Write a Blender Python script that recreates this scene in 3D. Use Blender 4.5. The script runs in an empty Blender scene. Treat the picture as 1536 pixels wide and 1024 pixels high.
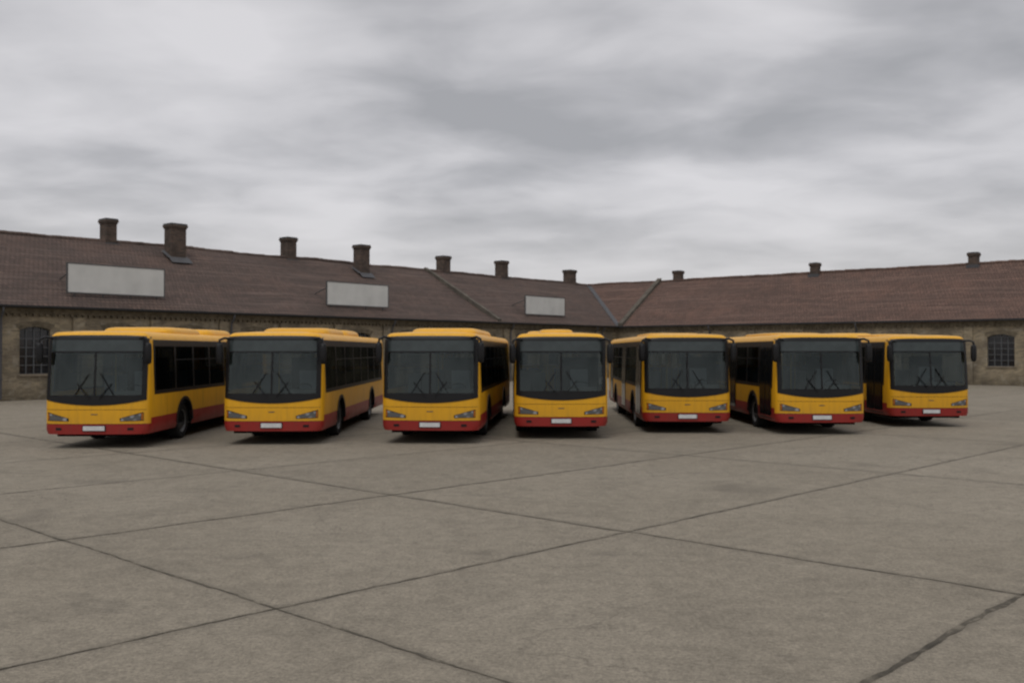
import bpy, math, random
from mathutils import Vector, Matrix, noise
random.seed(7)
scene = bpy.context.scene
scene.view_settings.view_transform = 'Standard'
scene.view_settings.look = 'None'
scene.view_settings.exposure = 0

# ------------------------------------------------------------------ materials
class NT:
    def __init__(s, mat):
        mat.use_nodes = True
        s.t = mat.node_tree
        s.n = s.t.nodes
        s.n.clear()
    def node(s, typ, **kw):
        n = s.n.new(typ)
        for k, v in kw.items():
            setattr(n, k, v)
        return n
    def link(s, a, b): s.t.links.new(a, b)
    def math(s, op, a, b=None, c=None, clamp=False):
        n = s.n.new('ShaderNodeMath'); n.operation = op; n.use_clamp = clamp
        for i, v in enumerate((a, b, c)):
            if v is None: continue
            if isinstance(v, (int, float)): n.inputs[i].default_value = v
            else: s.link(v, n.inputs[i])
        return n.outputs[0]
    def mix(s, fac, a, b, blend='MIX'):
        n = s.n.new('ShaderNodeMix'); n.data_type = 'RGBA'; n.blend_type = blend
        for sock, v in ((n.inputs[0], fac), (n.inputs[6], a), (n.inputs[7], b)):
            if isinstance(v, (int, float)): sock.default_value = v
            elif isinstance(v, tuple): sock.default_value = (v[0], v[1], v[2], 1)
            else: s.link(v, sock)
        return n.outputs[2]
    def noise(s, vec, scale, detail=4, rough=.55, dist=0):
        n = s.n.new('ShaderNodeTexNoise')
        n.inputs['Scale'].default_value = scale
        n.inputs['Detail'].default_value = detail
        n.inputs['Roughness'].default_value = rough
        n.inputs['Distortion'].default_value = dist
        if vec is not None: s.link(vec, n.inputs['Vector'])
        return n.outputs['Fac']
    def ramp(s, fac, stops, interp='LINEAR'):
        n = s.n.new('ShaderNodeValToRGB')
        cr = n.color_ramp; cr.interpolation = interp
        while len(cr.elements) < len(stops): cr.elements.new(0.5)
        for e, (p, c) in zip(cr.elements, stops):
            e.position = p
            e.color = (c, c, c, 1) if isinstance(c, (int, float)) else (c[0], c[1], c[2], 1)
        s.link(fac, n.inputs[0])
        return n.outputs[0]
    def scale(s, vec, f):
        n = s.n.new('ShaderNodeVectorMath'); n.operation = 'SCALE'; s.link(vec, n.inputs[0])
        if isinstance(f, (int, float)): n.inputs['Scale'].default_value = f
        else: s.link(f, n.inputs['Scale'])
        return n.outputs[0]
    def out(s, shader):
        o = s.n.new('ShaderNodeOutputMaterial'); s.link(shader, o.inputs[0])

def principled(nt, color, rough=.6, metal=0, coat=0, bump=None, bstr=.3, bdist=.01, spec=.5):
    p = nt.node('ShaderNodeBsdfPrincipled')
    if isinstance(color, tuple): p.inputs['Base Color'].default_value = (*color, 1)
    else: nt.link(color, p.inputs['Base Color'])
    if isinstance(rough, (int, float)): p.inputs['Roughness'].default_value = rough
    else: nt.link(rough, p.inputs['Roughness'])
    p.inputs['Metallic'].default_value = metal
    p.inputs['Coat Weight'].default_value = coat
    p.inputs['Coat Roughness'].default_value = .12
    p.inputs['Specular IOR Level'].default_value = spec
    if bump is not None:
        b = nt.node('ShaderNodeBump'); b.inputs['Strength'].default_value = bstr
        b.inputs['Distance'].default_value = bdist
        nt.link(bump, b.inputs['Height']); nt.link(b.outputs[0], p.inputs['Normal'])
    return p.outputs[0]

def simple(name, col, rough=.6, metal=0, coat=0, var=.15, scale=3, spec=.5):
    m = bpy.data.materials.new(name); nt = NT(m)
    tc = nt.node('ShaderNodeTexCoord').outputs['Object']
    f = nt.noise(tc, scale, 5)
    f2 = nt.ramp(f, [(.3, 1 - var), (.7, 1 + var * .3)])
    c = nt.mix(1.0, col, f2, 'MULTIPLY')
    nt.out(principled(nt, c, rough, metal, coat, spec=spec))
    return m

def paint(name, col, dirt=(.12, .085, .05)):
    m = bpy.data.materials.new(name); nt = NT(m)
    tc = nt.node('ShaderNodeTexCoord').outputs['Object']
    sep = nt.node('ShaderNodeSeparateXYZ'); nt.link(tc, sep.inputs[0])
    oi = nt.node('ShaderNodeObjectInfo')
    off = nt.node('ShaderNodeVectorMath'); off.operation = 'ADD'
    cmb = nt.node('ShaderNodeCombineXYZ'); nt.link(nt.math('MULTIPLY', oi.outputs['Random'], 37.0), cmb.inputs[0])
    nt.link(tc, off.inputs[0]); nt.link(cmb.outputs[0], off.inputs[1])
    tv = off.outputs[0]
    low = nt.math('SUBTRACT', 1.0, nt.math('DIVIDE', sep.outputs[2], 1.1), clamp=True)
    n = nt.noise(tv, 2.2, 6, .65)
    d = nt.math('MULTIPLY', nt.math('MULTIPLY', low, n), .65, clamp=True)
    mp = nt.node('ShaderNodeMapping'); mp.inputs['Scale'].default_value = (6, 6, .7); nt.link(tv, mp.inputs[0])
    streak = nt.ramp(nt.noise(mp.outputs[0], 1.5, 4), [(.46, 0.0), (.85, .24)])
    d = nt.math('ADD', d, streak, clamp=True)
    c = nt.mix(d, col, dirt)
    c = nt.scale(c, nt.math('ADD', .92, nt.math('MULTIPLY', oi.outputs['Random'], .10)))
    r = nt.math('ADD', nt.math('MULTIPLY', n, .25), .30)
    nt.out(principled(nt, c, r, 0, .10, spec=.32))
    return m

M = {}
M['yellow'] = paint('bus_yellow_paint', (.80, .405, .014))
M['red'] = paint('bus_red_paint', (.33, .016, .014), (.10, .045, .03))
M['black'] = simple('black_plastic', (.008, .008, .009), .42, spec=.32)
M['rubber'] = simple('tyre_rubber', (.018, .018, .018), .85, spec=.2)
M['rim'] = simple('wheel_rim', (.13, .13, .13), .5, .3)
M['dark'] = simple('underbody', (.008, .008, .008), .9, spec=.1)
M['dash'] = simple('dashboard', (.09, .095, .095), .7)
M['white'] = simple('sign_white', (.62, .62, .59), .6, var=.15, scale=.8)
M['plate'] = simple('licence_plate', (.66, .66, .66), .5, var=.2, scale=20)
M['seat'] = simple('seat_fabric', (.13, .15, .17), .9)
M['floor'] = simple('bus_floor', (.06, .06, .062), .8)
M['ceil'] = simple('bus_ceiling', (.40, .41, .41), .8)
M['rail'] = simple('bus_grab_rail', (.30, .22, .06), .4)
M['dest'] = simple('destination_display', (.045, .058, .058), .22, var=.3)
M['metal'] = simple('grey_metal', (.10, .10, .10), .6, .3)
M['gutter'] = simple('gutter_metal', (.030, .031, .033), .6, .2)
M['lead'] = simple('lead_flashing', (.075, .075, .08), .7)

def glass(name, tint, haze, hazecol, refl, rough=.04):
    m = bpy.data.materials.new(name); nt = NT(m)
    t = nt.node('ShaderNodeBsdfTransparent'); t.inputs[0].default_value = (*tint, 1)
    g = nt.node('ShaderNodeBsdfGlossy'); g.inputs['Roughness'].default_value = rough
    g.inputs['Color'].default_value = (.80, .90, .89, 1)
    tc = nt.node('ShaderNodeTexCoord').outputs['Object']
    haze_noise = nt.noise(tc, 1.3, 5, .6)  # patchy diffuse haze painted into the glass to lighten it
    d = nt.node('ShaderNodeBsdfDiffuse'); d.inputs[0].default_value = (*hazecol, 1)
    m1 = nt.node('ShaderNodeMixShader'); nt.link(nt.math('MULTIPLY', haze_noise, haze), m1.inputs[0])
    nt.link(t.outputs[0], m1.inputs[1]); nt.link(d.outputs[0], m1.inputs[2])
    fr = nt.node('ShaderNodeFresnel'); fr.inputs[0].default_value = 1.5
    m2 = nt.node('ShaderNodeMixShader'); nt.link(nt.math('MULTIPLY', fr.outputs[0], refl), m2.inputs[0])
    nt.link(m1.outputs[0], m2.inputs[1]); nt.link(g.outputs[0], m2.inputs[2])
    nt.out(m2.outputs[0]); return m
M['glass'] = glass('windscreen_glass', (.82, .90, .89), .14, (.11, .14, .135), 1.2)
M['tint'] = glass('tinted_side_glass', (.16, .17, .18), .05, (.06, .07, .07), .22)
m = bpy.data.materials.new('door_glass'); nt = NT(m); nt.out(principled(nt, (.009, .010, .011), .12, spec=.25)); M['door'] = m
m = bpy.data.materials.new('headlight_lens'); nt = NT(m)
v = nt.node('ShaderNodeTexVoronoi'); v.inputs['Scale'].default_value = 7
nt.link(nt.node('ShaderNodeTexCoord').outputs['Object'], v.inputs['Vector'])
nt.out(principled(nt, nt.ramp(v.outputs['Distance'], [(.2, (.42, .42, .42)), (.55, (.10, .10, .10))]), .2, 0, .5)); M['lamp'] = m
M['amber'] = simple('indicator_amber', (.40, .12, .01), .2)

# ------------------------------------------------------------------ mesh builder
import bmesh
class MB:
    def __init__(s): s.v = []; s.f = []; s.m = []; s.mats = []
    def mi(s, name):
        if name not in s.mats: s.mats.append(name)
        return s.mats.index(name)
    def face(s, pts, mat):
        b = len(s.v); s.v += [tuple(p) for p in pts]; s.f.append(tuple(range(b, b + len(pts)))); s.m.append(s.mi(mat))
    def box(s, lo, hi, mat, xf=None):
        x0, y0, z0 = lo; x1, y1, z1 = hi
        P = [(x0,y0,z0),(x1,y0,z0),(x1,y1,z0),(x0,y1,z0),(x0,y0,z1),(x1,y0,z1),(x1,y1,z1),(x0,y1,z1)]
        if xf: P = [tuple(xf @ Vector(p)) for p in P]
        b = len(s.v); s.v += P
        for q in ((0,3,2,1),(4,5,6,7),(0,1,5,4),(1,2,6,5),(2,3,7,6),(3,0,4,7)):
            s.f.append(tuple(b + i for i in q)); s.m.append(s.mi(mat))
    def grid(s, rows, mat, flip=False):
        b = len(s.v); R = len(rows); C = len(rows[0])
        for r in rows: s.v += [tuple(p) for p in r]
        for i in range(R - 1):
            for j in range(C - 1):
                q = (b + i*C + j, b + i*C + j + 1, b + (i+1)*C + j + 1, b + (i+1)*C + j)
                if flip: q = q[::-1]
                s.f.append(q); s.m.append(s.mi(mat))
    def tube(s, pts, r, mat, seg=8):
        rings = []
        for i, p in enumerate(pts):
            p = Vector(p)
            d = (Vector(pts[min(i+1, len(pts)-1)]) - Vector(pts[max(i-1, 0)])).normalized()
            a = d.cross(Vector((0, 0, 1)));
            if a.length < .05: a = d.cross(Vector((1, 0, 0)))
            a.normalize(); c = d.cross(a)
            rings.append([p + (a*math.cos(t) + c*math.sin(t))*r for t in [2*math.pi*k/seg for k in range(seg+1)]])
        s.grid(rings, mat)
        s.face(rings[0][:-1], mat); s.face(rings[-1][:-1], mat)
    def obj(s, name, parent=None, smooth=False, merge=True):
        me = bpy.data.meshes.new(name); me.from_pydata(s.v, [], s.f)
        for k in s.mats: me.materials.append(M[k])
        me.polygons.foreach_set('material_index', s.m)
        bm = bmesh.new(); bm.from_mesh(me)
        if merge: bmesh.ops.remove_doubles(bm, verts=bm.verts, dist=.0004)
        bmesh.ops.recalc_face_normals(bm, faces=bm.faces)
        bm.to_mesh(me); bm.free()
        if smooth:
            me.polygons.foreach_set('use_smooth', [True]*len(me.polygons))
            try: me.set_sharp_from_angle(angle=math.radians(38))
            except Exception: pass
        o = bpy.data.objects.new(name, me); scene.collection.objects.link(o)
        if parent: o.parent = parent
        return o

# ------------------------------------------------------------------ bus geometry
LEN = 12.0; YD = .46; NEXP = 4.4; RD = .28
AX = (2.75, 8.65)
ZR = 2.64; RR = .21; ZB = .35
def inset(z):
    i = 0
    if z > 1.3: i += .05*(z-1.3)/1.4
    if z < .46: i += .04*(.46-z)/.11
    if z > ZR: i += RR - math.sqrt(max(0, RR*RR - min(z-ZR, RR)**2))
    return i
def lean(z):
    l = 0 if z < 1.05 else .13*((z-1.05)/1.7)**1.3
    if z > ZR: l += .8*(RR - math.sqrt(max(0, RR*RR - min(z-ZR, RR)**2)))
    return l
def Wd(z): return 1.275 - inset(z)
def fy(x, z):
    q = min(1, abs(x)/Wd(z))
    return lean(z) + (YD-lean(z))*(1 - (1 - q**NEXP)**(1/NEXP))
def fp(x, z, off=0):
    p = Vector((x, fy(x, z), z))
    if off:
        e = .004
        a = Vector((x+e, fy(x+e, z), z)) - Vector((x-e, fy(x-e, z), z))
        b = Vector((x, fy(x, z+e), z+e)) - Vector((x, fy(x, z-e), z-e))
        n = a.cross(b).normalized()
        if n.y > 0: n = -n
        p += n*off
    return p
def sp(y, z, side, off=0): return Vector((side*(Wd(z)+off), y, z))
def arch(y):
    h = 0
    for a in AX:
        d = abs(y-a)
        if d < .60: h = max(h, .48 + math.sqrt(.36 - d*d))
    return h

def build_bus_meshes():
    parts = {}
    Z = [ZB, .40, .46, .60, .74, .9, 1.05, 1.18, 1.27, 1.36, 1.8, 2.2, 2.52, 2.60, 2.64, 2.70, 2.75, 2.79, 2.82, 2.84, 2.85]
    qs = [0, .2, .4, .55, .7, .8, .86, .90, .94, .97, .988, .997, 1.0]
    ys = [YD, .56, .75, 1.0, 1.5, 2.0]
    for a in AX:
        ys += [a - .5999 + 1.1998*k/14 for k in range(15)]
        ys += [a - .62, a + .62]
    ys += [4.2, 5.2, 6.2, 7.2, 10.2, 11.2, 11.45, LEN-RD]
    ys = sorted(set(round(y, 4) for y in ys))
    b = MB()
    cols = []
    fq = [-q for q in qs[::-1]] + qs[1:]
    for q in fq: cols.append(('f', q))
    for y in ys[1:]: cols.append(('r', y))
    for q in fq[::-1][1:]: cols.append(('b', q))
    for y in ys[::-1][1:-1]: cols.append(('l', y))
    def pt(c, z):
        k, v = c
        w = Wd(z)
        if k == 'f': return Vector((v*w, fy(v*w, z), z))
        if k == 'b':
            q = abs(v); return Vector((v*w, LEN - inset(z)*.6 - (RD-inset(z)*.6)*(1-(1-q**4)**.25), z))
        zz = max(z, arch(v))
        return Vector(((1 if k == 'r' else -1)*Wd(zz), v, zz))
    def hole(c1, c2, z0, z1):
        if c1[0] == 'f' and c2[0] == 'f':
            return max(abs(c1[1]), abs(c2[1])) <= .901 and z0 >= 1.26 and z1 <= 2.701
        ks = {c1[0], c2[0]}
        if ks == {'r'} or ks == {'l'}:
            lo, hi = min(c1[1], c2[1]), max(c1[1], c2[1])
            return lo >= .555 and hi <= 11.21 and z0 >= 1.35 and z1 <= 2.601
        if ks == {'b'}:
            return max(abs(c1[1]), abs(c2[1])) <= .861 and z0 >= 1.79 and z1 <= 2.601
        return False
    N = len(cols)
    for i in range(N):
        c1, c2 = cols[i], cols[(i+1) % N]
        for k in range(len(Z)-1):
            z0, z1 = Z[k], Z[k+1]
            if hole(c1, c2, z0, z1): continue
            P = [pt(c1, z0), pt(c2, z0), pt(c2, z1), pt(c1, z1)]
            if (P[0]-P[3]).length < 1e-4 and (P[1]-P[2]).length < 1e-4: continue
            front = c1[0] == 'f' and c2[0] == 'f' and max(abs(c1[1]), abs(c2[1])) < .999
            top = .60 if front else .74
            mat = 'red' if z1 <= top + .001 else 'yellow'
            Q = []
            for p in P:
                if not Q or (p-Q[-1]).length > 1e-4: Q.append(p)
            if len(Q) > 2 and (Q[0]-Q[-1]).length < 1e-4: Q.pop()
            if len(Q) > 2: b.face(Q, mat)
    top = [pt(c, 2.85) for c in cols]
    inner = [Vector((p.x*.6, 1.0 + (p.y-1.0)*.94 if p.y > 1 else p.y + .35, 2.885)) for p in top]
    for i in range(N):
        j = (i+1) % N
        b.face([top[i], top[j], inner[j], inner[i]], 'yellow')
    b.face(inner, 'yellow')
    parts['body_shell'] = (b, dict(smooth=True))

    t = MB()
    def strip(xs, lo, hi, off, mat, nz=3, mb=t):
        rows = []
        for k in range(nz+1):
            rows.append([fp(x, lo(x) + (hi(x)-lo(x))*k/nz, off) for x in xs])
        mb.grid(rows, mat)
    X = [-1.215 + 2.43*i/40 for i in range(41)]
    strip(X, lambda x: 1.05 + .13*(x/1.19)**2, lambda x: 1.30, .012, 'black')
    strip(X, lambda x: 2.66, lambda x: 2.765 - .03*(x/1.19)**4, .012, 'black')
    for sgn in (-1, 1):
        xs = [sgn*(1.11 + .105*i/6) for i in range(7)]
        strip(xs, lambda x: 1.29, lambda x: 2.67, .012, 'black', 14)
    strip([-.025, 0, .025], lambda x: 1.29, lambda x: 2.36, .014, 'black', 8)
    strip(X, lambda x: 2.335, lambda x: 2.375, .015, 'black', 1)
    strip(X, lambda x: .945, lambda x: .953, .003, 'black', 1)
    strip(X, lambda x: .597, lambda x: .604, .003, 'black', 1)
    parts['windscreen_frame'] = (t, dict(smooth=True, merge=False))
    g = MB()
    Xg = [-1.115 + 2.23*i/30 for i in range(31)]
    strip(Xg, lambda x: 1.27, lambda x: 2.34, .006, 'glass', 10, g)
    parts['windscreen'] = (g, dict(smooth=True))
    g = MB()
    strip(Xg, lambda x: 2.37, lambda x: 2.69, .004, 'dest', 3, g)
    parts['destination_display'] = (g, dict(smooth=True))
    h = MB()
    for sgn in (-1, 1):
        xs = [sgn*(.62 + .54*i/10) for i in range(11)]
        strip(xs, lambda x: .67 + .02*(abs(x)-.6), lambda x: .735 + .15*(abs(x)-.6)/.55, .008, 'black', 2, h)
        xs = [sgn*(.65 + .45*i/10) for i in range(11)]
        strip(xs, lambda x: .68 + .02*(abs(x)-.6), lambda x: .732 + .13*(abs(x)-.6)/.55, .016, 'lamp', 2, h)
        xs = [sgn*(1.11 + .04*i/3) for i in range(4)]
        strip(xs, lambda x: .70, lambda x: .86, .016, 'amber', 2, h)
        xs = [sgn*(.80 + .14*i/4) for i in range(5)]
        strip(xs, lambda x: .45, lambda x: .51, .008, 'black', 1, h)
    parts['headlights'] = (h, dict(smooth=True, merge=False))
    p = MB(); p.box((-.26, -.035, .44), (.26, -.015, .55), 'plate'); p.box((-.28, -.018, .425), (.28, .0, .565), 'black')
    p.box((-.08, -.008, .825), (.08, .0, .845), 'metal')
    parts['licence_plate'] = (p, dict(merge=False))
    w = MB()
    for x0, x1 in ((-.12, -.42), (.12, .42)):
        w.tube([fp(x0 + (x1-x0)*k/5, 1.22 + .36*k/5, .05) for k in range(6)], .012, 'black', 6)
        xm = x0 + (x1-x0)*.75
        w.tube([fp(xm + (x0*1.2-xm)*1.0*(k/5) - (x1-x0)*-.35*(1-k/5)*1.2, 1.30 + .52*k/5, .035) for k in range(6)], .013, 'black', 6)
    parts['wipers'] = (w, dict(smooth=True))
    mr = MB()
    for s in (-1, 1):
        mr.tube([(s*1.06, .13, 2.71), (s*1.20, .02, 2.73), (s*1.30, -.05, 2.68), (s*1.32, -.06, 2.55)], .032, 'black', 8)
        rows = []
        for (z, a, bb) in ((2.07, .03, .03), (2.10, .075, .06), (2.22, .09, .075), (2.46, .09, .075), (2.57, .075, .06), (2.60, .03, .03)):
            rows.append([(s*1.315 + a*math.cos(q), -.04 + bb*math.sin(q), z) for q in [2*math.pi*k/14 for k in range(15)]])
        mr.grid(rows, 'black'); mr.face(rows[0][:-1], 'black'); mr.face(rows[-1][:-1], 'black')
    parts['mirrors'] = (mr, dict(smooth=True))
    sb = MB(); sg = MB()
    def spatch(y0, y1, z0, z1, side, off, mat, mb, nz=4):
        rows = [[sp(y0, z0+(z1-z0)*k/nz, side, off), sp(y1, z0+(z1-z0)*k/nz, side, off)] for k in range(nz+1)]
        mb.grid(rows, mat)
    for side in (-1, 1):
        spatch(.50, 11.2, 1.30, 1.40, side, .005, 'black', sb)
        spatch(.50, 11.2, 2.50, 2.665, side, .005, 'black', sb, 6)
        posts = [.50, 2.0, 3.45, 4.9, 6.35, 7.8, 9.25, 10.6, 11.14]
        for y in posts:
            spatch(y, y+.11, 1.36, 2.52, side, .006, 'black', sb)
        for y0, y1 in zip(posts[:-1], posts[1:]):
            if y1 - y0 > .8 and y0 > 1:
                spatch(y0+.11, y1-.01, 2.14, 2.165, side, .007, 'black', sb, 1)
        spatch(.56, 11.18, 1.38, 2.52, side, .001, 'tint', sg, 4)
        for a in AX:
            rows = []
            for k in range(17):
                q = math.pi*k/16
                y = a - math.cos(q)*.60; z = .48 + math.sin(q)*.60
                y2 = a - math.cos(q)*.675; z2 = .48 + math.sin(q)*.675
                z, z2 = max(z, .36), max(z2, .36)
                rows.append([(side*(Wd(z)-.06), y, z), (side*(Wd(z)+.018), y, z), (side*(Wd(z2)+.018), y2, z2), (side*(Wd(z2)+.0), y2, z2)])
            sb.grid(rows, 'black')
        for y in (1.4, 4.3, 5.6, 6.9, 10.2):
            spatch(y, y+.010, .46, 1.29, side, .002, 'black', sb, 1)
    rows = [[(x, LEN + .01 - inset(z)*.6 - (RD-inset(z)*.6)*(1-(1-(abs(x)/Wd(z))**4)**.25), z) for x in [-1.08+2.16*i/12 for i in range(13)]] for z in (1.78, 2.0, 2.3, 2.6)]
    sg.grid(rows, 'tint')
    dr = MB()
    for y0, y1 in ((.58, 1.90), (5.0, 6.25), (9.75, 10.95)):
        spatch(y0, y1, .40, 2.60, -1, .012, 'black', dr, 8)
        mid = (y0+y1)/2
        for a, c in ((y0+.06, mid-.03), (mid+.03, y1-.06)):
            spatch(a, c, .50, 2.48, -1, .018, 'door', dr, 8)
    parts['side_window_frames'] = (sb, dict(merge=False))
    parts['side_windows'] = (sg, dict(smooth=True, merge=False))
    parts['doors'] = (dr, dict(merge=False))
    it = MB()
    it.box((-1.18, .5, .37), (1.18, 11.7, .42), 'floor')
    it.box((-1.12, .75, 2.56), (1.12, 11.6, 2.60), 'ceil')
    it.box((-1.05, .42, 2.30), (1.05, .80, 2.55), 'dash')
    it.box((-1.0, .26, .95), (1.0, .62, 1.28), 'dash')
    it.box((.25, .60, .43), (1.05, .90, 1.38), 'dash')
    it.box((.1, 1.75, .43), (1.18, 1.80, 2.2), 'dark')
    it.box((.35, 1.2, .7), (.85, 1.65, .95), 'seat'); it.box((.35, 1.6, .9), (.85, 1.73, 1.85), 'seat')
    it.box((-1.17, 2.1, .43), (-.6, 3.4, .95), 'dark'); it.box((.6, 2.1, .43), (1.17, 3.4, .95), 'dark')
    it.box((-1.17, 7.9, .43), (-.5, 9.4, .95), 'dark'); it.box((.5, 7.9, .43), (1.17, 9.4, .95), 'dark')
    for y in (2.9, 3.8, 4.6, 6.9, 7.7, 8.5, 9.3, 10.1, 10.9):
        for s in (-1, 1):
            if s < 0 and y in (4.6,): continue
            for x in (.32, .76):
                x0 = s*x; lo, hi = min(x0, x0+s*.38), max(x0, x0+s*.38)
                it.box((lo, y, .851), (hi, y+.42, .96), 'seat'); it.box((lo, y+.38, .9), (hi, y+.46, 1.70), 'seat')
    for y in (2.0, 3.6, 5.0, 6.4, 7.6, 9.0):
        for s in (-1, 1): it.tube([(s*.3, y, .43), (s*.3, y, 2.55)], .018, 'rail', 6)
    c = Vector((.6, .92, 1.40)); ring = []
    for k in range(19):
        q = 2*math.pi*k/18; ring.append(c + Vector((.22*math.cos(q), .22*math.sin(q)*.75, .22*math.sin(q)*.5)))
    it.tube(ring, .016, 'black', 6)
    parts['interior'] = (it, dict(merge=False))
    u = MB()
    u.box((-1.05, .34, .27), (1.05, 11.6, .365), 'dark')
    u.box((-.9, AX[0]+.8, .16), (.9, AX[1]-.8, .272), 'dark')
    for a in AX:
        u.box((-1.0, a-.08, .40), (1.0, a+.08, .56), 'dark')
        for s in (-1, 1):
            x0, x1 = (s*.80, s*.84)
            u.box((min(x0, x1), a-.64, .36), (max(x0, x1), a+.64, 1.12), 'dark')
    parts['underbody'] = (u, dict(merge=False))
    for a, nm in ((AX[0], 'front'), (AX[1], 'rear')):
        for s, sn in ((-1, 'kerbside'), (1, 'driverside')):
            wb = MB()
            prof = [(.0, 1.12), (.10, 1.12), (.12, 1.15), (.20, 1.15), (.22, 1.09), (.27, 1.12), (.295, 1.19), (.31, 1.205), (.33, 1.21), (.44, 1.215), (.475, 1.19), (.48, 1.14), (.48, .95), (.45, .90), (.2, .90)]
            rows = [[(s*x, a + r*math.cos(q), .48 + r*math.sin(q)) for q in [2*math.pi*k/28 for k in range(29)]] for r, x in prof]
            for k in range(len(rows)-1):
                mat = 'rim' if prof[k][0] < .305 and k < 8 else 'rubber'
                wb.grid([rows[k], rows[k+1]], mat)
            for k in range(8):
                q = 2*math.pi*k/8
                wb.tube([(s*1.13, a+.16*math.cos(q), .48+.16*math.sin(q)), (s*1.17, a+.16*math.cos(q), .48+.16*math.sin(q))], .02, 'metal', 6)
            parts['wheel_%s_%s' % (nm, sn)] = (wb, dict(smooth=True))
    return parts

def pod_mesh(wid, y0, y1, h, name):
    b = MB(); rows = []
    prof = [(1.0, 2.80), (1.0, 2.90), (.97, 2.90+h*.5), (.90, 2.90+h*.85), (.80, 2.90+h), (.3, 2.92+h)]
    nn = 40
    for sc, z in prof:
        r = []
        for k in range(nn+1):
            q = 2*math.pi*k/nn
            cx = math.copysign(abs(math.cos(q))**.35, math.cos(q)); cy = math.copysign(abs(math.sin(q))**.35, math.sin(q))
            d = (1-sc)*wid/2
            r.append(((wid/2-d)*cx, (y0+y1)/2 + ((y1-y0)/2 - d*2.0)*cy, z))
        rows.append(r)
    b.grid(rows, 'yellow'); b.face(rows[-1][:-1], 'yellow')
    return b

BUS = build_bus_meshes()
proto = {}
for k, (mb, kw) in BUS.items():
    o = mb.obj(k, None, **kw); proto[k] = o.data; bpy.data.objects.remove(o)
for nm, a in (('pod_wide_a', (1.95, 2.4, 5.4, .13)), ('pod_wide_b', (1.7, 6.2, 9.0, .15)), ('pod_small', (1.05, 2.6, 4.6, .12)), ('pod_low', (1.7, 2.2, 6.0, .04))):
    o = pod_mesh(*a, nm).obj(nm, None, smooth=True); proto[nm] = o.data; bpy.data.objects.remove(o)

buses = [(-10.19, 22.6, .9, ('pod_wide_a', 'pod_wide_b')),
         (-6.10, 23.5, 0.3, ('pod_wide_a', 'pod_wide_b')),
         (-2.10, 23.7, -3.6, ('pod_wide_a', 'pod_wide_b')),
         (1.33, 25.0, 0, ('pod_small', 'pod_wide_b')),
         (5.06, 26.7, -1.2, ('pod_low',)),
         (8.80, 26.3, -.5, ('pod_low',)),
         (13.08, 28.9, 0.6, ('pod_low', 'pod_wide_b'))]
for (x, y, yaw, pods) in buses:
    e = bpy.data.objects.new('city_bus', None); e.empty_display_size = 1
    scene.collection.objects.link(e)
    e.location = (x, y, 0); e.rotation_euler = (0, 0, math.radians(yaw))
    for k in list(BUS.keys()) + list(pods):
        nm = 'roof_unit' if k.startswith('pod') else k
        o = bpy.data.objects.new(nm, proto[k]); scene.collection.objects.link(o); o.parent = e
        if k == 'mirrors': o.location.z = random.uniform(-.03, .03)

# ------------------------------------------------------------------ building
WL, WR = 7.8, 6.5; HE, HR = 4.70, 8.95
LL, LR = 95.0, 75.0

def wall_material():
    m = bpy.data.materials.new('ochre_brick'); nt = NT(m)
    tc = nt.node('ShaderNodeTexCoord').outputs['Object']
    s = nt.node('ShaderNodeSeparateXYZ'); nt.link(tc, s.inputs[0])
    c = nt.node('ShaderNodeCombineXYZ'); nt.link(nt.math('ADD', s.outputs[0], s.outputs[1]), c.inputs[0]); nt.link(s.outputs[2], c.inputs[1])
    br = nt.node('ShaderNodeTexBrick'); nt.link(c.outputs[0], br.inputs['Vector'])
    br.inputs['Color1'].default_value = (.38, .31, .205, 1); br.inputs['Color2'].default_value = (.21, .17, .115, 1)
    br.inputs['Mortar'].default_value = (.22, .20, .16, 1)
    br.inputs['Scale'].default_value = 1; br.inputs['Mortar Size'].default_value = .008
    br.inputs['Brick Width'].default_value = .27; br.inputs['Row Height'].default_value = .08
    br.inputs['Bias'].default_value = -.1
    n = nt.noise(tc, .45, 6, .65, .4)
    col = nt.mix(nt.ramp(n, [(.42, 0), (.64, .8)]), br.outputs['Color'], (.125, .105, .08))
    n2 = nt.noise(tc, 1.7, 6, .7)
    col = nt.mix(nt.ramp(n2, [(.55, 0), (.68, .65)]), col, (.38, .345, .28))
    n4 = nt.noise(tc, 5.0, 5, .7)
    col = nt.mix(nt.ramp(n4, [(.56, 0), (.68, .5)]), col, (.10, .085, .065))
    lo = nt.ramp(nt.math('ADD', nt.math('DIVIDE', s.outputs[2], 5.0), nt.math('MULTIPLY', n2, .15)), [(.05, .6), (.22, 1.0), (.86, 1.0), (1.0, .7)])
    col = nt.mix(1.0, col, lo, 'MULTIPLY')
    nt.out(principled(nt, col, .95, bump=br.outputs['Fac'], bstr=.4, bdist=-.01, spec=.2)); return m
M['brick'] = wall_material()
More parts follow.
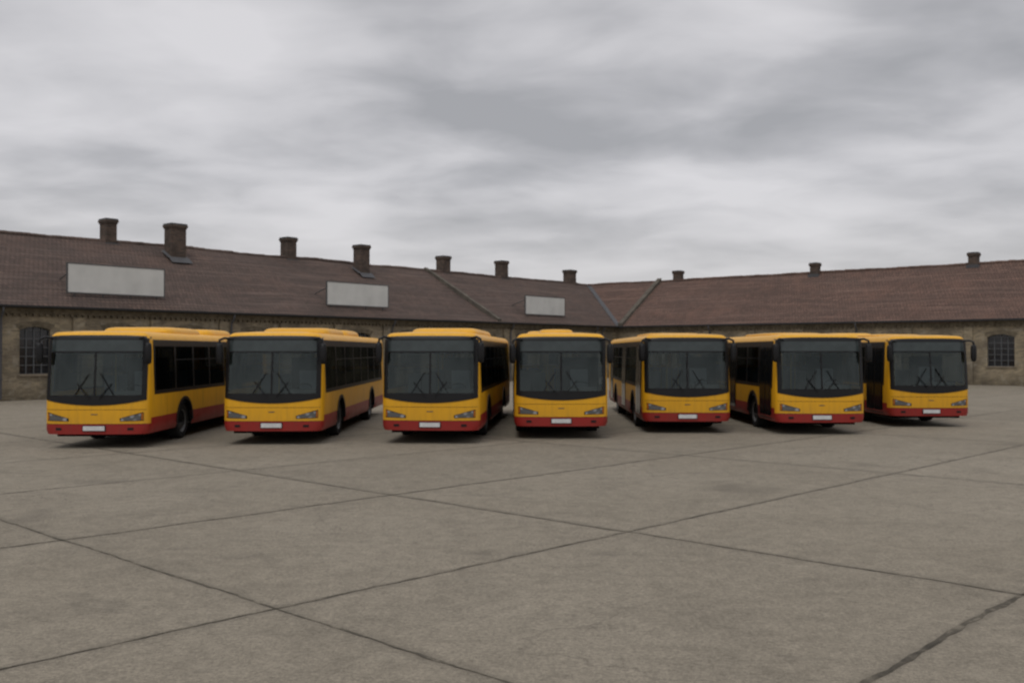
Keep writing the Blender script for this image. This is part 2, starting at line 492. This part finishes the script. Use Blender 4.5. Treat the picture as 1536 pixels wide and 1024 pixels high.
def chimney_material():
    m = bpy.data.materials.new('sooty_brick'); nt = NT(m)
    tc = nt.node('ShaderNodeTexCoord').outputs['Object']
    s = nt.node('ShaderNodeSeparateXYZ'); nt.link(tc, s.inputs[0])
    c = nt.node('ShaderNodeCombineXYZ'); nt.link(nt.math('ADD', s.outputs[0], s.outputs[1]), c.inputs[0]); nt.link(s.outputs[2], c.inputs[1])
    br = nt.node('ShaderNodeTexBrick'); nt.link(c.outputs[0], br.inputs['Vector'])
    br.inputs['Color1'].default_value = (.15, .10, .075, 1); br.inputs['Color2'].default_value = (.07, .052, .042, 1)
    br.inputs['Mortar'].default_value = (.11, .10, .09, 1); br.inputs['Scale'].default_value = 1
    br.inputs['Mortar Size'].default_value = .01; br.inputs['Brick Width'].default_value = .27; br.inputs['Row Height'].default_value = .085
    n = nt.noise(tc, 1.2, 5, .6)
    col = nt.mix(nt.ramp(n, [(.4, 0), (.7, .7)]), br.outputs['Color'], (.04, .035, .03))
    nt.out(principled(nt, col, .95, spec=.2)); return m
M['chimney'] = chimney_material()
def roof_material(name, slope, c1, c2):
    m = bpy.data.materials.new(name); nt = NT(m)
    tc = nt.node('ShaderNodeTexCoord').outputs['Object']
    s = nt.node('ShaderNodeSeparateXYZ'); nt.link(tc, s.inputs[0])
    c = nt.node('ShaderNodeCombineXYZ'); nt.link(s.outputs[0], c.inputs[0])
    nt.link(nt.math('DIVIDE', s.outputs[1], math.cos(slope)), c.inputs[1])
    br = nt.node('ShaderNodeTexBrick'); nt.link(c.outputs[0], br.inputs['Vector'])
    br.inputs['Color1'].default_value = (*c1, 1); br.inputs['Color2'].default_value = (*c2, 1)
    br.inputs['Mortar'].default_value = (c2[0]*.35, c2[1]*.35, c2[2]*.35, 1); br.inputs['Scale'].default_value = 1
    br.inputs['Mortar Size'].default_value = .022; br.inputs['Brick Width'].default_value = .24; br.inputs['Row Height'].default_value = .32
    br.inputs['Mortar Smooth'].default_value = .4
    mp = nt.node('ShaderNodeMapping'); mp.inputs['Scale'].default_value = (.28, .9, 1); nt.link(c.outputs[0], mp.inputs[0])
    n = nt.noise(mp.outputs[0], 1.0, 7, .62, .3)
    col = nt.mix(nt.ramp(n, [(.38, 0), (.62, .6)]), br.outputs['Color'], (c2[0]*.72, c2[1]*.78, c2[2]*.80))
    mp2 = nt.node('ShaderNodeMapping'); mp2.inputs['Scale'].default_value = (.12, 3.3, 1); nt.link(c.outputs[0], mp2.inputs[0])
    n2 = nt.noise(mp2.outputs[0], 1.0, 4, .7)
    col = nt.mix(nt.ramp(n2, [(.50, 0), (.68, .6)]), col, (c1[0]*1.35, c1[1]*1.42, c1[2]*1.45))
    mp3 = nt.node('ShaderNodeMapping'); mp3.inputs['Scale'].default_value = (.35, .35, 1); mp3.inputs['Location'].default_value = (4, 9, 0); nt.link(c.outputs[0], mp3.inputs[0])
    n5 = nt.noise(mp3.outputs[0], 1.0, 6, .68)
    col = nt.mix(nt.ramp(n5, [(.50, 0), (.70, .35)]), col, (c1[0]*1.25, c1[1]*1.12, c1[2]*1.05))
    n3 = nt.noise(c.outputs[0], 2.6, 5, .7)
    col = nt.mix(nt.ramp(n3, [(.57, 0), (.70, .6)]), col, (.045, .042, .034))
    row = nt.math('FRACT', nt.math('DIVIDE', nt.math('DIVIDE', s.outputs[1], math.cos(slope)), .32))
    col_w = nt.math('ABSOLUTE', nt.math('SINE', nt.math('MULTIPLY', s.outputs[0], math.pi/.24)))
    hgt = nt.math('ADD', nt.math('MULTIPLY', nt.math('SUBTRACT', 1.0, row), .6), nt.math('MULTIPLY', col_w, .4))
    nt.out(principled(nt, col, .9, bump=hgt, bstr=.7, bdist=.05, spec=.2)); return m
SL, SR = math.atan2(HR-HE, WL), math.atan2(HR-HE, WR)
M['roofL'] = roof_material('clay_tiles_weathered', SL, (.125, .086, .071), (.084, .060, .051))
M['roofR'] = roof_material('clay_tiles_red', SR, (.160, .099, .078), (.110, .070, .057))
M['trimstone'] = simple('plaster_band', (.24, .20, .15), .9, var=.4, scale=1.5, spec=.2)
M['winglass'] = simple('old_window_glass', (.02, .024, .03), .12, var=.6, scale=2)
M['winframe'] = simple('window_frame_grey', (.10, .105, .11), .7)

depot = bpy.data.objects.new('brick_depot_building', None); scene.collection.objects.link(depot)
depot.location = (9.43, 83.4, 0)
fL = bpy.data.objects.new('long_wing', None); scene.collection.objects.link(fL); fL.parent = depot
fL.rotation_euler = (0, 0, math.atan2(.765, .645))
fR = bpy.data.objects.new('cross_wing', None); scene.collection.objects.link(fR); fR.parent = depot
fR.rotation_euler = (0, 0, math.atan2(-.645, .765))

def roof_obj(name, parent, w, sgn, L, other, mat, slope):
    b = MB()
    oh = .42
    def zz(y): return HE + (HR-HE)*(y/w if y <= w else (2*w-y)/w)
    def xe(y): return -sgn*other*y/w
    nx = 120
    ysf = [-oh + (w+oh)*i/14 for i in range(15)]
    ysb = [w + (w+oh)*i/6 for i in range(7)]
    for ys in (ysf, ysb):
        rows = []
        for y in ys:
            r = []
            for i in range(nx+1):
                x = sgn*L + (xe(y)-sgn*L)*i/nx
                d = noise.noise(Vector((x*.16 + 7*sgn, y*.35, 3)))*.13 + noise.noise(Vector((x*.7, y*.8, 9)))*.04
                fade = min(1, abs(x-xe(y))/3)
                r.append((x, y, zz(y) + d*fade))
            rows.append(r)
        b.grid(rows, mat)
    o = b.obj(name, parent, smooth=True)
    rt = MB()
    x = sgn*L; x_end = -sgn*other
    step = .42; n = int(abs(x_end-x)/step)
    for i in range(n):
        xa = x - sgn*step*i; xb = xa - sgn*(step+.03)
        fade = min(1, abs(xa-x_end)/3)
        d = (noise.noise(Vector((xa*.16 + 7*sgn, w*.35, 3)))*.13 + noise.noise(Vector((xa*.7, w*.8, 9)))*.04)*fade
        zc = HR - .05 + d + random.uniform(-.015, .015)
        rows = []
        for xx, rr in ((xa, .15), (xb, .165)):
            rows.append([(xx, w + rr*math.cos(q), zc + rr*math.sin(q)) for q in [math.pi*k/6 for k in range(7)]])
        rt.grid(rows, mat)
        rt.face(rows[0], mat)
    rt.obj('ridge_tiles', parent)
    return o
roof_obj('roof', fL, WL, -1, LL, WR, 'roofL', SL)
roof_obj('roof', fR, WR, 1, LR, WL, 'roofR', SR)

def arch_pts(cx, z0, zs, zt, hw, n=10):
    pts = [(cx-hw, z0), (cx+hw, z0)]
    for k in range(n+1):
        u = 1 - 2*k/n
        pts.append((cx + hw*u, zs + (zt-zs)*(1-u*u)))
    return pts

def wing_walls(parent, sgn, L, w, other, wins, pil, pipes):
    b = MB(); fr = MB(); tr = MB()
    xs0, xs1 = (-L, 0) if sgn < 0 else (0, L)
    wins = sorted(wins)
    top = HE - .12
    x = xs0
    for (cx, hw, z0, zs, zt) in wins:
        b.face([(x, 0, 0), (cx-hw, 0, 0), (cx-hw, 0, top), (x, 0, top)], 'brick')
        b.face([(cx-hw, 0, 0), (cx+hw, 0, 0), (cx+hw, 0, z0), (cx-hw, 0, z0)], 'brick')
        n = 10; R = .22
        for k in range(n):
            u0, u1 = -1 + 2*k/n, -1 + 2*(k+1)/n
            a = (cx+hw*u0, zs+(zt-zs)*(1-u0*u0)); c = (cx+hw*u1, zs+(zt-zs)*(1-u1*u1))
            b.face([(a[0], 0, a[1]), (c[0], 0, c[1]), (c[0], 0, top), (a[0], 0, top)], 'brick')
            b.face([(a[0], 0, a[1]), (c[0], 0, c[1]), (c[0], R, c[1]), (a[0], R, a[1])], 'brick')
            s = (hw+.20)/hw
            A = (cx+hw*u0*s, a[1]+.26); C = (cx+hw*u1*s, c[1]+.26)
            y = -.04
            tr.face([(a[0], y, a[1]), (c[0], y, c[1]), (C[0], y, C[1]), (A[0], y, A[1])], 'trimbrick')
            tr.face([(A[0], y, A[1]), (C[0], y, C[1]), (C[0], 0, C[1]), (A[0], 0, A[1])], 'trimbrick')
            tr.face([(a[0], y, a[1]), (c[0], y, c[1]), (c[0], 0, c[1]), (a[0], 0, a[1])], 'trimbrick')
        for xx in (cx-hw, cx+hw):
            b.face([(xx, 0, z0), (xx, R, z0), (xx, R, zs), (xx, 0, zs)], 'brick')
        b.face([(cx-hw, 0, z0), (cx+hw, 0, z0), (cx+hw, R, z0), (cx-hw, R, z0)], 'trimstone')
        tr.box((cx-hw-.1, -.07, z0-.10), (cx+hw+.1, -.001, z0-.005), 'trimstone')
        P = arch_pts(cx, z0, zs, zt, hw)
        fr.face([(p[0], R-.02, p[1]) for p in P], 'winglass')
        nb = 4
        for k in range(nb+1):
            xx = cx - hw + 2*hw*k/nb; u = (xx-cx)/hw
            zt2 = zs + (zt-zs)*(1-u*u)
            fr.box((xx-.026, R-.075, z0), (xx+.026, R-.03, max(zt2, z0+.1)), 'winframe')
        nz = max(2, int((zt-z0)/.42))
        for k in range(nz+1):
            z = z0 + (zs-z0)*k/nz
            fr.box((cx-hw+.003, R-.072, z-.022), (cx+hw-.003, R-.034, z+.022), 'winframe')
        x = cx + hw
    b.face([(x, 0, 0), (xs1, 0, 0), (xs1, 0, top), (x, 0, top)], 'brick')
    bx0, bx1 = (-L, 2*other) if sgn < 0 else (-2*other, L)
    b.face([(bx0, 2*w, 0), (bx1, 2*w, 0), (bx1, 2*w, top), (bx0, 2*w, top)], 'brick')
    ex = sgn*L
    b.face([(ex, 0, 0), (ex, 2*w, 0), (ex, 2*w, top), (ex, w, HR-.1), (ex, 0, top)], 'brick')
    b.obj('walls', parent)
    for px in pil:
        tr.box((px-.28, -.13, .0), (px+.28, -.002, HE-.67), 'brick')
    e0, e1 = (xs0, -.3) if sgn < 0 else (.3, xs1)
    tr.box((e0, -.10, HE-.545), (e1, -.001, HE-.42), 'trimbrick')
    tr.box((e0, -.17, HE-.415), (e1, -.001, HE-.28), 'trimbrick')
    k = e0
    while k < e1:
        tr.box((k, -.155, HE-.66), (k+.13, -.0015, HE-.55), 'trimbrick'); k += .30
    tr.obj('brick_trim', parent, merge=False)
    fr.obj('windows', parent, merge=False)
    g = MB()
    g.box((e0, -.44, HE-.27), (e1+.0, -.004, HE-.235), 'gutter')
    rows = []
    for xx in (xs0, (-.5 if sgn < 0 else .5)):
        rows.append([(xx, -.50 + .10*math.cos(q), HE-.19 + .10*math.sin(q)) for q in [math.pi + math.pi*k/8 for k in range(9)]] )
    g.grid(rows, 'gutter')
    g.box((e0, -.425, HE-.234), (e1, -.395, HE-.15), 'gutter')
    for px in pipes:
        g.tube([(px, -.5, HE-.27), (px, -.48, HE-.45), (px, -.22, HE-.8), (px, -.2, HE-1.0), (px, -.2, .1)], .06, 'lead', 10)
        for z in (1.0, 2.3, 3.4): g.box((px-.08, -.27, z), (px+.08, -.13, z+.05), 'lead')
    g.obj('gutters', parent, merge=False)
M['trimbrick'] = simple('arch_brick', (.18, .15, .105), .95, var=.5, scale=4, spec=.2)

winsL = []; pilL = []
x = -50.45
for k in range(-10, 13):
    cx = x + 4.12*k
    if cx > -2 or cx < -LL+2: continue
    winsL.append((cx, .72, 1.25, 3.38, 3.54))
    pilL.append(cx + 2.06)
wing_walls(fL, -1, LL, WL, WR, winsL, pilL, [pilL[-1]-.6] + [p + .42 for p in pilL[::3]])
winsR = []; pilR = []
for k in range(0, 17):
    cx = 2.8 + 4.06*k + .1
    if k % 3 != 1: winsR.append((cx, .84, 2.2, 3.12, 3.28))
    else: winsR.append((cx, .84, 1.3, 3.3, 3.5))
    pilR.append(cx + 2.03)
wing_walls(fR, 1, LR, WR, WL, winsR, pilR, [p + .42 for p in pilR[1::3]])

def coping(parent, x0, w, wid=.34, hgt=.26, name='firewall_coping'):
    b = MB(); s = (HR-HE)/w
    n = 10
    for i in range(n):
        y0 = -.3 + (w+.3)*i/n; y1 = -.3 + (w+.3)*(i+1)/n - .02
        z0, z1 = HE + s*y0, HE + s*y1
        j = random.uniform(-.015, .02)
        P = [(x0-wid/2, y0, z0-.2), (x0+wid/2, y0, z0-.2), (x0+wid/2, y1, z1-.2), (x0-wid/2, y1, z1-.2)]
        Q = [(p[0], p[1], p[2]+.2+hgt+j) for p in P]
        b.face([P[k] for k in [0,3,2,1]], 'lead')
        b.face(Q, 'coping')
        for a, c in ((0,1),(1,2),(2,3),(3,0)): b.face([P[a], P[c], Q[c], Q[a]], 'coping')
    b.obj(name, parent)
M['coping'] = simple('coping_stone', (.13, .115, .095), .95, var=.4, scale=2, spec=.2)
coping(fL, -16.4, WL)
coping(fR, .55, WR, .45, .30)
vf = MB(); rows = []
for i in range(13):
    u = -.05 + 1.05*i/12
    p = Vector((WR*u, WL*u, HE + (HR-HE)*u + .03)); dx = Vector((WL, -WR, 0)).normalized()*.22
    rows.append([p - dx + Vector((0,0,.09)), p + Vector((0,0,.0)), p + dx + Vector((0,0,.09))])
vf.grid(rows, 'lead'); vf.obj('valley_flashing', fL)

def chimney(parent, x, y, w, slope_w, sx=.95, sy=.95, top=10.3, name='chimney'):
    b = MB()
    zr = HE + (HR-HE)*(y/slope_w if y <= slope_w else (2*slope_w-y)/slope_w)
    z0 = zr - .8
    b.box((x-sx/2, y-sy/2, z0), (x+sx/2, y+sy/2, top-.32), 'chimney')
    b.box((x-sx/2-.04, y-sy/2-.04, top-.318), (x+sx/2+.04, y+sy/2+.04, top-.22), 'chimney')
    b.box((x-sx/2-.08, y-sy/2-.08, top-.218), (x+sx/2+.08, y+sy/2+.08, top-.09), 'chimney')
    b.box((x-sx/2-.05, y-sy/2-.05, top-.088), (x+sx/2+.05, y+sy/2+.05, top), 'lead')
    b.box((x-sx/4, y-sy/4, top-.002), (x+sx/4, y+sy/4, top+.03), 'dark')
    s = (HR-HE)/slope_w
    if y < slope_w - .2:
        f = y - sy/2
        b.face([(x-sx/2-.2, f-.45, HE+s*(f-.45)+.10), (x+sx/2+.2, f-.45, HE+s*(f-.45)+.10), (x+sx/2+.2, f, HE+s*f+.22), (x-sx/2-.2, f, HE+s*f+.22)], 'lead')
        for sg in (-1, 1):
            xa, xb = x+sg*sx/2, x+sg*(sx/2+.2)
            b.face([(xa, f, HE+s*f+.22), (xb, f, HE+s*f+.16), (xb, y+sy/2, HE+s*(y+sy/2)+.16), (xa, y+sy/2, HE+s*(y+sy/2)+.22)], 'lead')
    else:
        b.box((x-sx/2-.12, y-sy/2-.12, zr-.5), (x+sx/2+.12, y+sy/2+.12, zr-.02), 'lead')
    b.obj(name, parent, merge=False)
for x, y, sx, top in ((-42.9, 8.0, .64, 10.3), (-39.5, 6.3, .98, 10.2), (-29.8, 8.0, .76, 10.4), (-24.5, 6.3, .85, 10.2),
                      (-14.1, 8.0, .85, 10.3), (-6.6, 8.0, .85, 10.45), (3.7, 8.0, 1.0, 10.3), (-56, 8.0, .8, 10.3), (-60.5, 6.3, .9, 10.2), (-74, 8, .8, 10.3)):
    chimney(fL, x, y, 0, WL, sx, .85, top)
for x, y, sx, top in ((2.45, 6.7, .75, 9.85), (15.8, 6.3, .66, 9.75), (28.1, 6.4, .66, 9.8), (41, 6.4, .7, 9.8), (55, 6.4, .7, 9.8)):
    chimney(fR, x, y, 0, WR, sx, .66, top)

rotL = Matrix.Translation((9.43, 83.4, 0)) @ Matrix.Rotation(math.atan2(.765, .645), 4, 'Z')
def roof_sign(xc, wid=5.25, z0=5.32, z1=6.82):
    b = MB()
    b.box((-wid/2, -.04, z0), (wid/2, .03, z1), 'white')
    for zz in (z0, z1): b.box((-wid/2-.04, -.055, zz-.03), (wid/2+.04, .045, zz+.03), 'metal')
    for xx in (-wid/2-.005, wid/2+.005): b.box((xx-.03, -.053, z0+.031), (xx+.03, .043, z1-.031), 'metal')
    for k in range(4):
        x = -wid/2 + .4 + (wid-.8)*k/3
        b.box((x-.03, .046, z0-.28), (x+.03, .11, z1-.1), 'metal')
        b.tube([(x, .10, z1-.25), (x, 1.75, HE + (HR-HE)/WL*(.8+1.75))], .03, 'metal', 6)
        b.tube([(x, .08, z0-.05), (x, .08, z0-.35)], .03, 'metal', 6)
    o = b.obj('roof_sign', None, merge=False)
    o.matrix_world = rotL @ Matrix.Translation((xc, .8, 0))
for xc in (-45.95, -29.5, -9.4): roof_sign(xc)

# ------------------------------------------------------------------ ground
U = Vector((3.70, 3.63)); V = Vector((3.50, -3.12)); O = Vector((1.52, 12.26))
det = U.x*V.y - U.y*V.x
m = bpy.data.materials.new('worn_concrete'); nt = NT(m)
tc = nt.node('ShaderNodeTexCoord').outputs['Object']
s = nt.node('ShaderNodeSeparateXYZ'); nt.link(tc, s.inputs[0])
dx = nt.math('SUBTRACT', s.outputs[0], O.x); dy = nt.math('SUBTRACT', s.outputs[1], O.y)
a = nt.math('ADD', nt.math('MULTIPLY', dx, V.y/det), nt.math('MULTIPLY', dy, -V.x/det))
c = nt.math('ADD', nt.math('MULTIPLY', dx, -U.y/det), nt.math('MULTIPLY', dy, U.x/det))
neg = nt.math('LESS_THAN', a, 0.0)
a2 = nt.math('ADD', nt.math('MULTIPLY', a, neg), nt.math('MULTIPLY', nt.math('DIVIDE', a, 1.6), nt.math('SUBTRACT', 1.0, neg)))
cell = nt.node('ShaderNodeCombineXYZ'); nt.link(nt.math('FLOOR', a2), cell.inputs[0]); nt.link(nt.math('FLOOR', c), cell.inputs[1])
wn = nt.node('ShaderNodeTexWhiteNoise'); wn.noise_dimensions = '2D'; nt.link(cell.outputs[0], wn.inputs['Vector'])
big = nt.noise(tc, .16, 5, .55, .4)
med = nt.noise(tc, .9, 7, .65, .3)
mid = nt.noise(tc, 5, 7, .7)
fine = nt.noise(tc, 24, 6, .8)
grit = nt.noise(tc, 80, 3, .8)
col = nt.mix(nt.ramp(big, [(.3, 0), (.7, 1)]), (.215, .188, .146), (.255, .225, .178))
slab = nt.math('ADD', .95, nt.math('MULTIPLY', wn.outputs['Value'], .10))
col = nt.mix(1.0, col, nt.ramp(med, [(.25, .82), (.5, 1.0), (.75, 1.08)]), 'MULTIPLY')
col = nt.mix(1.0, col, nt.ramp(mid, [(.25, .76), (.5, 1.0), (.75, 1.22)]), 'MULTIPLY')
col = nt.mix(1.0, col, nt.ramp(fine, [(.25, .48), (.5, 1.0), (.75, 1.52)]), 'MULTIPLY')
col = nt.mix(1.0, col, nt.ramp(grit, [(.2, .55), (.5, 1.0), (.8, 1.45)]), 'MULTIPLY')
col = nt.scale(col, slab)
mp = nt.node('ShaderNodeMapping'); mp.inputs['Rotation'].default_value = (0, 0, .3); mp.inputs['Scale'].default_value = (.45, .75, 1); mp.inputs['Location'].default_value = (2.3, 7.7, 0); nt.link(tc, mp.inputs[0])
st = nt.noise(mp.outputs[0], 1.0, 7, .70, .5)
col = nt.mix(nt.ramp(st, [(.60, 0), (.74, .55)]), col, (.085, .076, .065))
col = nt.mix(nt.ramp(nt.noise(mp.outputs[0], 1.7, 6, .7, .3), [(.60, 0), (.76, .35)]), col, (.33, .30, .24))
# faint, ragged oil marks where vehicles have stood
warp = nt.node('ShaderNodeTexNoise'); warp.inputs['Scale'].default_value = 1.6; warp.inputs['Detail'].default_value = 5; nt.link(tc, warp.inputs['Vector'])
ws = nt.node('ShaderNodeSeparateXYZ'); nt.link(warp.outputs['Color'], ws.inputs[0])
px = nt.math('ADD', s.outputs[0], nt.math('MULTIPLY', nt.math('SUBTRACT', ws.outputs[0], .5), 2.2))
py = nt.math('ADD', s.outputs[1], nt.math('MULTIPLY', nt.math('SUBTRACT', ws.outputs[1], .5), 2.2))
oil = None
for (ox, oy, rr) in ((-6.9, 13.3, .7), (-2.9, 10.9, .35), (3.9, 16.2, .8), (7.5, 19.5, .6), (-7.6, 17.0, .5), (9.8, 14.2, .4)):
    vx = nt.math('DIVIDE', nt.math('SUBTRACT', px, ox), rr)
    vy = nt.math('DIVIDE', nt.math('SUBTRACT', py, oy), rr)
    d2 = nt.math('SQRT', nt.math('ADD', nt.math('MULTIPLY', vx, vx), nt.math('MULTIPLY', vy, vy)))
    b1 = nt.math('SUBTRACT', 1.0, d2, clamp=True)
    oil = b1 if oil is None else nt.math('MAXIMUM', oil, b1)
oilf = nt.math('MULTIPLY', nt.math('MULTIPLY', oil, 1.5, clamp=True), nt.ramp(mid, [(.36, .0), (.62, .50)]))
col = nt.mix(oilf, col, (.08, .07, .06))
vo = nt.node('ShaderNodeTexVoronoi'); vo.feature = 'DISTANCE_TO_EDGE'; vo.inputs['Scale'].default_value = .38
wv = nt.node('ShaderNodeVectorMath'); wv.operation = 'ADD'; nt.link(tc, wv.inputs[0])
nn = nt.node('ShaderNodeTexNoise'); nn.inputs['Scale'].default_value = 1.2; nn.inputs['Detail'].default_value = 6; nt.link(tc, nn.inputs['Vector'])
nt.link(nn.outputs['Color'], wv.inputs[1]); nt.link(wv.outputs[0], vo.inputs['Vector'])
cr = nt.math('MULTIPLY', nt.ramp(vo.outputs['Distance'], [(.0, .5), (.006, 0.0)]), nt.ramp(big, [(.45, 0), (.60, 1)]))
col = nt.mix(cr, col, (.07, .06, .05))
ja = nt.math('ABSOLUTE', nt.math('SUBTRACT', nt.math('FRACT', nt.math('ADD', a2, .5)), .5))
jc = nt.math('ABSOLUTE', nt.math('SUBTRACT', nt.math('FRACT', nt.math('ADD', c, .5)), .5))
jn = nt.math('ADD', nt.math('MINIMUM', ja, jc), nt.math('MULTIPLY', nt.math('SUBTRACT', mid, .5), .02))
jf = nt.math('MULTIPLY', nt.ramp(jn, [(.0, 1.0), (.022, 0.0)]), nt.ramp(med, [(.35, .2), (.62, .65)]))
col = nt.mix(jf, col, (.125, .11, .088))
hh = nt.math('ADD', nt.math('MULTIPLY', fine, .6), nt.math('MULTIPLY', med, .6))
nt.out(principled(nt, col, .9, bump=hh, bstr=.4, bdist=.02, spec=.2)); M['ground'] = m
g = MB(); g.face([(-900, -300, 0), (900, -300, 0), (900, 1500, 0), (-900, 1500, 0)], 'ground'); g.obj('ground')

m = bpy.data.materials.new('joint_tar'); nt = NT(m)
tc = nt.node('ShaderNodeTexCoord').outputs['Object']
nt.out(principled(nt, nt.ramp(nt.noise(tc, 3.0, 6, .75), [(.35, (.050, .045, .036)), (.52, (.10, .088, .070)), (.62, (.20, .176, .137))]), .95, spec=.15)); M['joint'] = m
J = MB()
def joint(p0, p1, w0):
    p0, p1 = Vector(p0), Vector(p1); L = (p1-p0).length; n = max(2, int(L/.12)); d = (p1-p0)/L; nr = Vector((-d.y, d.x))
    rows = []
    seed = random.random()*100
    for i in range(n+1):
        q = p0 + d*L*i/n
        off = noise.noise(Vector((i*.09, seed, 0)))*.06 + noise.noise(Vector((i*.5, seed, 4)))*.026
        ww = w0*(.30 + 1.2*abs(noise.noise(Vector((i*.21, seed, 8)))) + random.uniform(0, .5))
        c = q + nr*off
        rows.append([(c.x - nr.x*ww/2, c.y - nr.y*ww/2, .004), (c.x + nr.x*ww/2, c.y + nr.y*ww/2, .004)])
    J.grid(rows, 'joint')
for k in range(-14, 15):
    joint(O + V*k - U*9, O + V*k + U*17, (.036 if k > -2 else .024) if k != 1 else .065)
for k in list(range(-9, 1)) + [1.6, 3.2, 4.8, 6.4, 8.0, 9.6, 11.2, 12.8, 14.4]:
    joint(O + U*k - V*14, O + U*k + V*14, .034 if k <= 0 else .018)
J.obj('pavement_joints')

# ------------------------------------------------------------------ sky / light
w = bpy.data.worlds.new('World'); scene.world = w
w.use_nodes = True
nt = NT(w)
SUN_EL, SUN_AZ = 60, 200
tc = nt.node('ShaderNodeTexCoord').outputs['Generated']
s = nt.node('ShaderNodeSeparateXYZ'); nt.link(tc, s.inputs[0])
z = nt.math('MAXIMUM', s.outputs[2], 0.0)
den = nt.math('ADD', z, .17)
cv = nt.node('ShaderNodeCombineXYZ'); nt.link(nt.math('DIVIDE', s.outputs[0], den), cv.inputs[0]); nt.link(nt.math('DIVIDE', s.outputs[1], den), cv.inputs[1])
mp = nt.node('ShaderNodeMapping'); mp.inputs['Location'].default_value = (5.3, 2.2, 0); mp.inputs['Scale'].default_value = (.9, 1.1, 1); nt.link(cv.outputs[0], mp.inputs[0])
n1 = nt.noise(mp.outputs[0], 1.2, 2.5, .42, .2)
n2 = nt.noise(mp.outputs[0], 3.0, 4, .50, .25)
f = nt.math('ADD', nt.math('MULTIPLY', n1, .62), nt.math('MULTIPLY', n2, .38))
cl = nt.ramp(f, [(.37, (3.8, 3.82, 4.0)), (.45, (4.7, 4.68, 4.88)), (.53, (5.95, 5.88, 6.08)), (.64, (7.1, 6.98, 7.18))])
hz = nt.ramp(s.outputs[2], [(0.0, 0.85), (.18, 0.0)])
cl = nt.mix(hz, cl, (6.7, 6.5, 6.48))
zen = nt.math('ADD', 1.0, nt.math('MULTIPLY', nt.math('MAXIMUM', nt.math('SUBTRACT', z, .38), 0.0), .9))
cl = nt.scale(cl, zen)
sky = nt.node('ShaderNodeTexSky'); sky.sky_type = 'NISHITA'; sky.sun_disc = False
sky.sun_elevation = math.radians(SUN_EL); sky.sun_rotation = math.radians(SUN_AZ)
col = nt.mix(.95, sky.outputs[0], cl)
bg = nt.node('ShaderNodeBackground'); bg.inputs[1].default_value = .1; nt.link(col, bg.inputs[0])
o = nt.n.new('ShaderNodeOutputWorld'); nt.link(bg.outputs[0], o.inputs[0])

sd = bpy.data.lights.new('sun_light', 'SUN'); sd.energy = .8; sd.angle = math.radians(20); sd.color = (1, .97, .90)
so = bpy.data.objects.new('sun_light', sd); scene.collection.objects.link(so)
az = math.radians(SUN_AZ); el = math.radians(SUN_EL)
dirv = Vector((math.sin(az)*math.cos(el), math.cos(az)*math.cos(el), math.sin(el)))
so.rotation_euler = dirv.to_track_quat('Z', 'Y').to_euler(); so.location = dirv*60

# ------------------------------------------------------------------ camera
cd = bpy.data.cameras.new('camera'); cd.lens = 32.55; cd.sensor_width = 36; cd.clip_end = 4000
cd.dof.use_dof = True; cd.dof.focus_distance = 1.0; cd.dof.aperture_fstop = 15
co = bpy.data.objects.new('camera', cd); scene.collection.objects.link(co)
co.location = (0, 0, 2.4); co.rotation_euler = (math.radians(90.54), 0, 0)
scene.camera = co
